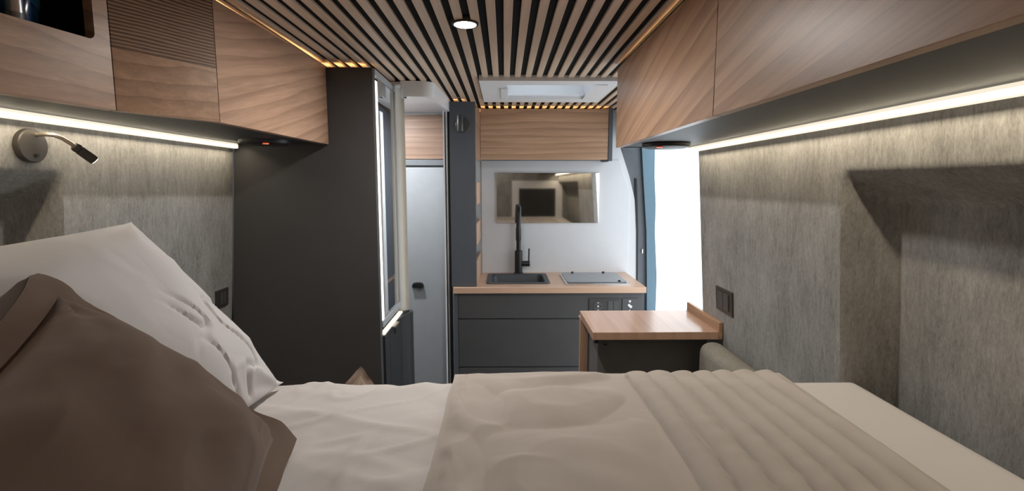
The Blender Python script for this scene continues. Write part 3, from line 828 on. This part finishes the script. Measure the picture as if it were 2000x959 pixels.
# quilt: puffed left half, stitched channels on the right half, folded end over the bed edge
def quilt_f():
    bm = bmesh.new()
    QX0, QX1, QY0, QY1 = -.110, .607, -.15, 1.078
    lines = [.262, .310, .362, .409, .452, .497, .545, .592]
    nx, ny = 300, 300
    top = []
    def ht(x, y):
        t = .008
        ex = min(x - QX0, QX1 - x); ey = QY1 - y
        edge = sm(min(ex / .035, 1)) * sm(min((ey + .004) / .022, 1))
        xw = x + .010 * nz(y * 4, x * 2, 3) - .006 * math.sin((1.07 - y) * 5)
        if xw > lines[0]:
            i = max(j for j, q in enumerate(lines) if q <= xw)
            a = lines[i]; b = lines[i + 1] if i + 1 < len(lines) else QX1 + .012
            f = (xw - a) / (b - a)
            t += .003 + (.018 * (max(0, math.sin(math.pi * f)) ** .6) - .007) * (1 - .55 * sm((y - .96) / .09)) - .002
            t += .0030 * nz(x * 9, y * 34, i * 3.3) * math.sin(math.pi * max(0, min(1, f)))
            t += .006 * nz(x * 5, y * 5, 2)
        else:
            f = (lines[0] - xw)
            t += .003 + .013 * nz(x * 4.2 + .3, y * 4.6, 5.5) + .006 * sm(f / .05)
            c1 = nz(x * 3.4 + 2.1, y * 3.8 + .5, 11.0)         # long soft folds
            t -= .014 * max(0, 1 - abs(c1) * 6) 
            c2 = nz(x * 7.0 + y * 5, y * 6 - x * 3, 21.0)
            t += .007 * max(0, 1 - abs(c2) * 5) * sm((.12 - x) / .2)
            t += .004 * nz(x * 16, y * 16, 8)
        if x - QX0 < .03: t += .004 * nz(1, y * 30, 2)
        return .004 + max(t, .0015) * edge
    def pos(u, v_):
        x = QX0 + (QX1 - QX0) * u
        xx = x + (.012 * nz(0, (v_) * 9, 4) if u < .02 else 0)
        d = (QY1 + .09 - QY0) * v_
        y = QY0 + d
        if y <= QY1:
            return Vector((xx, y + .004 * nz(x * 14, 3, 0) * sm((y - 1.0) / .07), BZ + .004 + ht(x, y)))
        k_ = y - QY1                                            # hangs over the end of the bed
        ang = min(k_ / .022, math.pi / 2)
        return Vector((xx, QY1 + .022 * math.sin(ang) + .004 * nz(x * 14, 3, 0), BZ + .004 + ht(x, QY1) - .022 * (1 - math.cos(ang)) - max(0, k_ - .022 * math.pi / 2)))
    add_grid(bm, nx, ny, pos)
    geo = bmesh.ops.extrude_face_region(bm, geom=list(bm.faces))
    for w_ in [g for g in geo['geom'] if isinstance(g, bmesh.types.BMVert)]:
        if w_.co.y < QY1 + .004: w_.co.z = BZ + .0035
        else: w_.co.y -= .006
    return bm
tag(obj('quilt', quilt_f(), 'quilt', None, True), 'taupe padded quilt with stitched channels folded over the bed', 'quilt')

# pillows
def pillow_part(name, a, b, th, frame, mat, parent, seed, creases=.004, border=0, pinch=.06, N=80, slump=0.0, fold=0.0):
    """a, b half length / half height, th half thickness; frame maps (s, t, n) to the room"""
    ba, bb = border / a, border / b
    def pos(s, t, side):
        cs, ct = max(-1, min(1, s)), max(-1, min(1, t))
        X = a * s * (1 - pinch * (1 - ct * ct)); Y = b * t * (1 - pinch * (1 - cs * cs))
        if t > 0: Y *= 1 - slump * (1 - abs(cs) ** 1.6) * min(1, t)
        hh = th * (max(0, 1 - abs(cs) ** 2.4) ** .55) * (max(0, 1 - abs(ct) ** 2.4) ** .55)
        e = 1 - (1 - abs(cs)) * (1 - abs(ct))
        c_ = .25 * max(0, 1 - 5 * abs(nz(s * 2.2 + seed * 2, t * 2.6, 3 + side))) * (.4 + e)
        # gathers running in from the corners
        r_ = math.hypot(1 - abs(cs), 1 - abs(ct)); ang = math.atan2(1 - abs(ct), 1 - abs(cs))
        gth = .6 * math.sin(ang * 9 + seed + 2 * nz(s * 2, t * 2, seed)) * sm((.75 - r_) / .6) * sm(r_ / .15)
        w_ = creases * (nz(s * 3 + seed, t * 3, side) * 1.4 + c_ + gth)
        if fold and side > 0:
            win = sm((s - .15) / .3) * sm((1.0 - s) / .15) * sm((.25 - t) / .4) * sm((t + 1) / .15)
            w_ -= fold * win * max(0, 1 - 7 * abs(nz(s * 5 + t * 1.5, t * 2.0 - s, 40))) - .3 * fold * win
        edge = max(0, min(1, (1 - abs(cs)) * 8, (1 - abs(ct)) * 8))
        k_ = max(abs(s) - 1, 0) / ba if border else 0
        k_ = max(k_, max(abs(t) - 1, 0) / bb) if border else 0
        n2 = side * ((hh if side > 0 else hh * .4) + w_ * edge + .0012) + k_ * .016 * nz(s * 2.6 + seed, t * 2.6, 2)
        return frame(X, Y, n2, cs, ct)
    bm = bmesh.new()
    for side in (1, -1):
        add_grid(bm, N, N, lambda u, v_: pos(u * 2 - 1, v_ * 2 - 1, side))
    bmesh.ops.bridge_loops(bm, edges=[e for e in bm.edges if e.is_boundary])
    o = obj(name, bm, mat, parent, True)
    if border:
        bm = bmesh.new()
        ss = [-(1 + ba) + ba * i / 6 for i in range(7)] + [-1 + 2 * i / 60 for i in range(1, 61)] + [1 + ba * i / 6 for i in range(1, 7)]
        ts = [-(1 + bb) + bb * i / 6 for i in range(7)] + [-1 + 2 * i / 60 for i in range(1, 61)] + [1 + bb * i / 6 for i in range(1, 7)]
        n_ = len(ss)
        for side in (1, -1):
            vs = [[bm.verts.new(pos(s_, t_, side)) for t_ in ts] for s_ in ss]
            for i in range(n_ - 1):
                for j in range(n_ - 1):
                    if 6 <= i < n_ - 7 and 6 <= j < n_ - 7: continue
                    bm.faces.new((vs[i][j], vs[i + 1][j], vs[i + 1][j + 1], vs[i][j + 1]))
        bmesh.ops.delete(bm, geom=[v for v in bm.verts if not v.link_faces], context='VERTS')
        obj('border', bm, mat, o, True)
    return o
def lean_frame(c, up_, along, sag=0.0, floor_z=0.0):
    c, U, A = Vector(c), Vector(up_).normalized(), Vector(along).normalized()
    A = (A - U * A.dot(U)).normalized(); N_ = A.cross(U)
    if N_.z < 0: N_ = -N_
    def fr(X, Y, n_, s, t):
        q = c + A * X + U * Y + N_ * (n_ + sag * (1 - t * t) * (1 - .5 * s * s))
        f0 = floor_z + .02
        if q.z < f0: q.z = floor_z + .02 * math.exp((q.z - f0) / .03)      # squashed flat where it rests
        return q
    return fr
# white pillow leaning towards the left wall
wp = pillow_part('white_pillow', .33, .225, .115, lean_frame((-.612, .70, 1.172), (-.60, 0, .74), (.05, 1, .0), 0, BZ + .006), 'pillow', None, 1.7, .007, pinch=.10, fold=.010, N=120)
tag(wp, 'large white pillow leaning on the left wall behind the brown pillow', 'pillow')
bp = pillow_part('brown_pillow', .27, .165, .11, lean_frame((-.388, .418, 1.138), (-.26, -.10, .28), (-.20, .97, .10), 0, BZ + .006), 'brown', None, 5.2, .006, border=.038, pinch=.08, slump=.22)
tag(bp, 'brown pillow with a flat border in front of the white pillow', 'pillow')
cu = pillow_part('brown_cushion', .115, .115, .045, lean_frame((-.47, 1.555, .662), (-.69, .20, .70), (.73, .18, .70)), 'brownpale', None, 8.0, .004, border=.02, pinch=.08)
tag(cu, 'dusty brown cushion whose corner peeks over the bed edge', 'cushion')
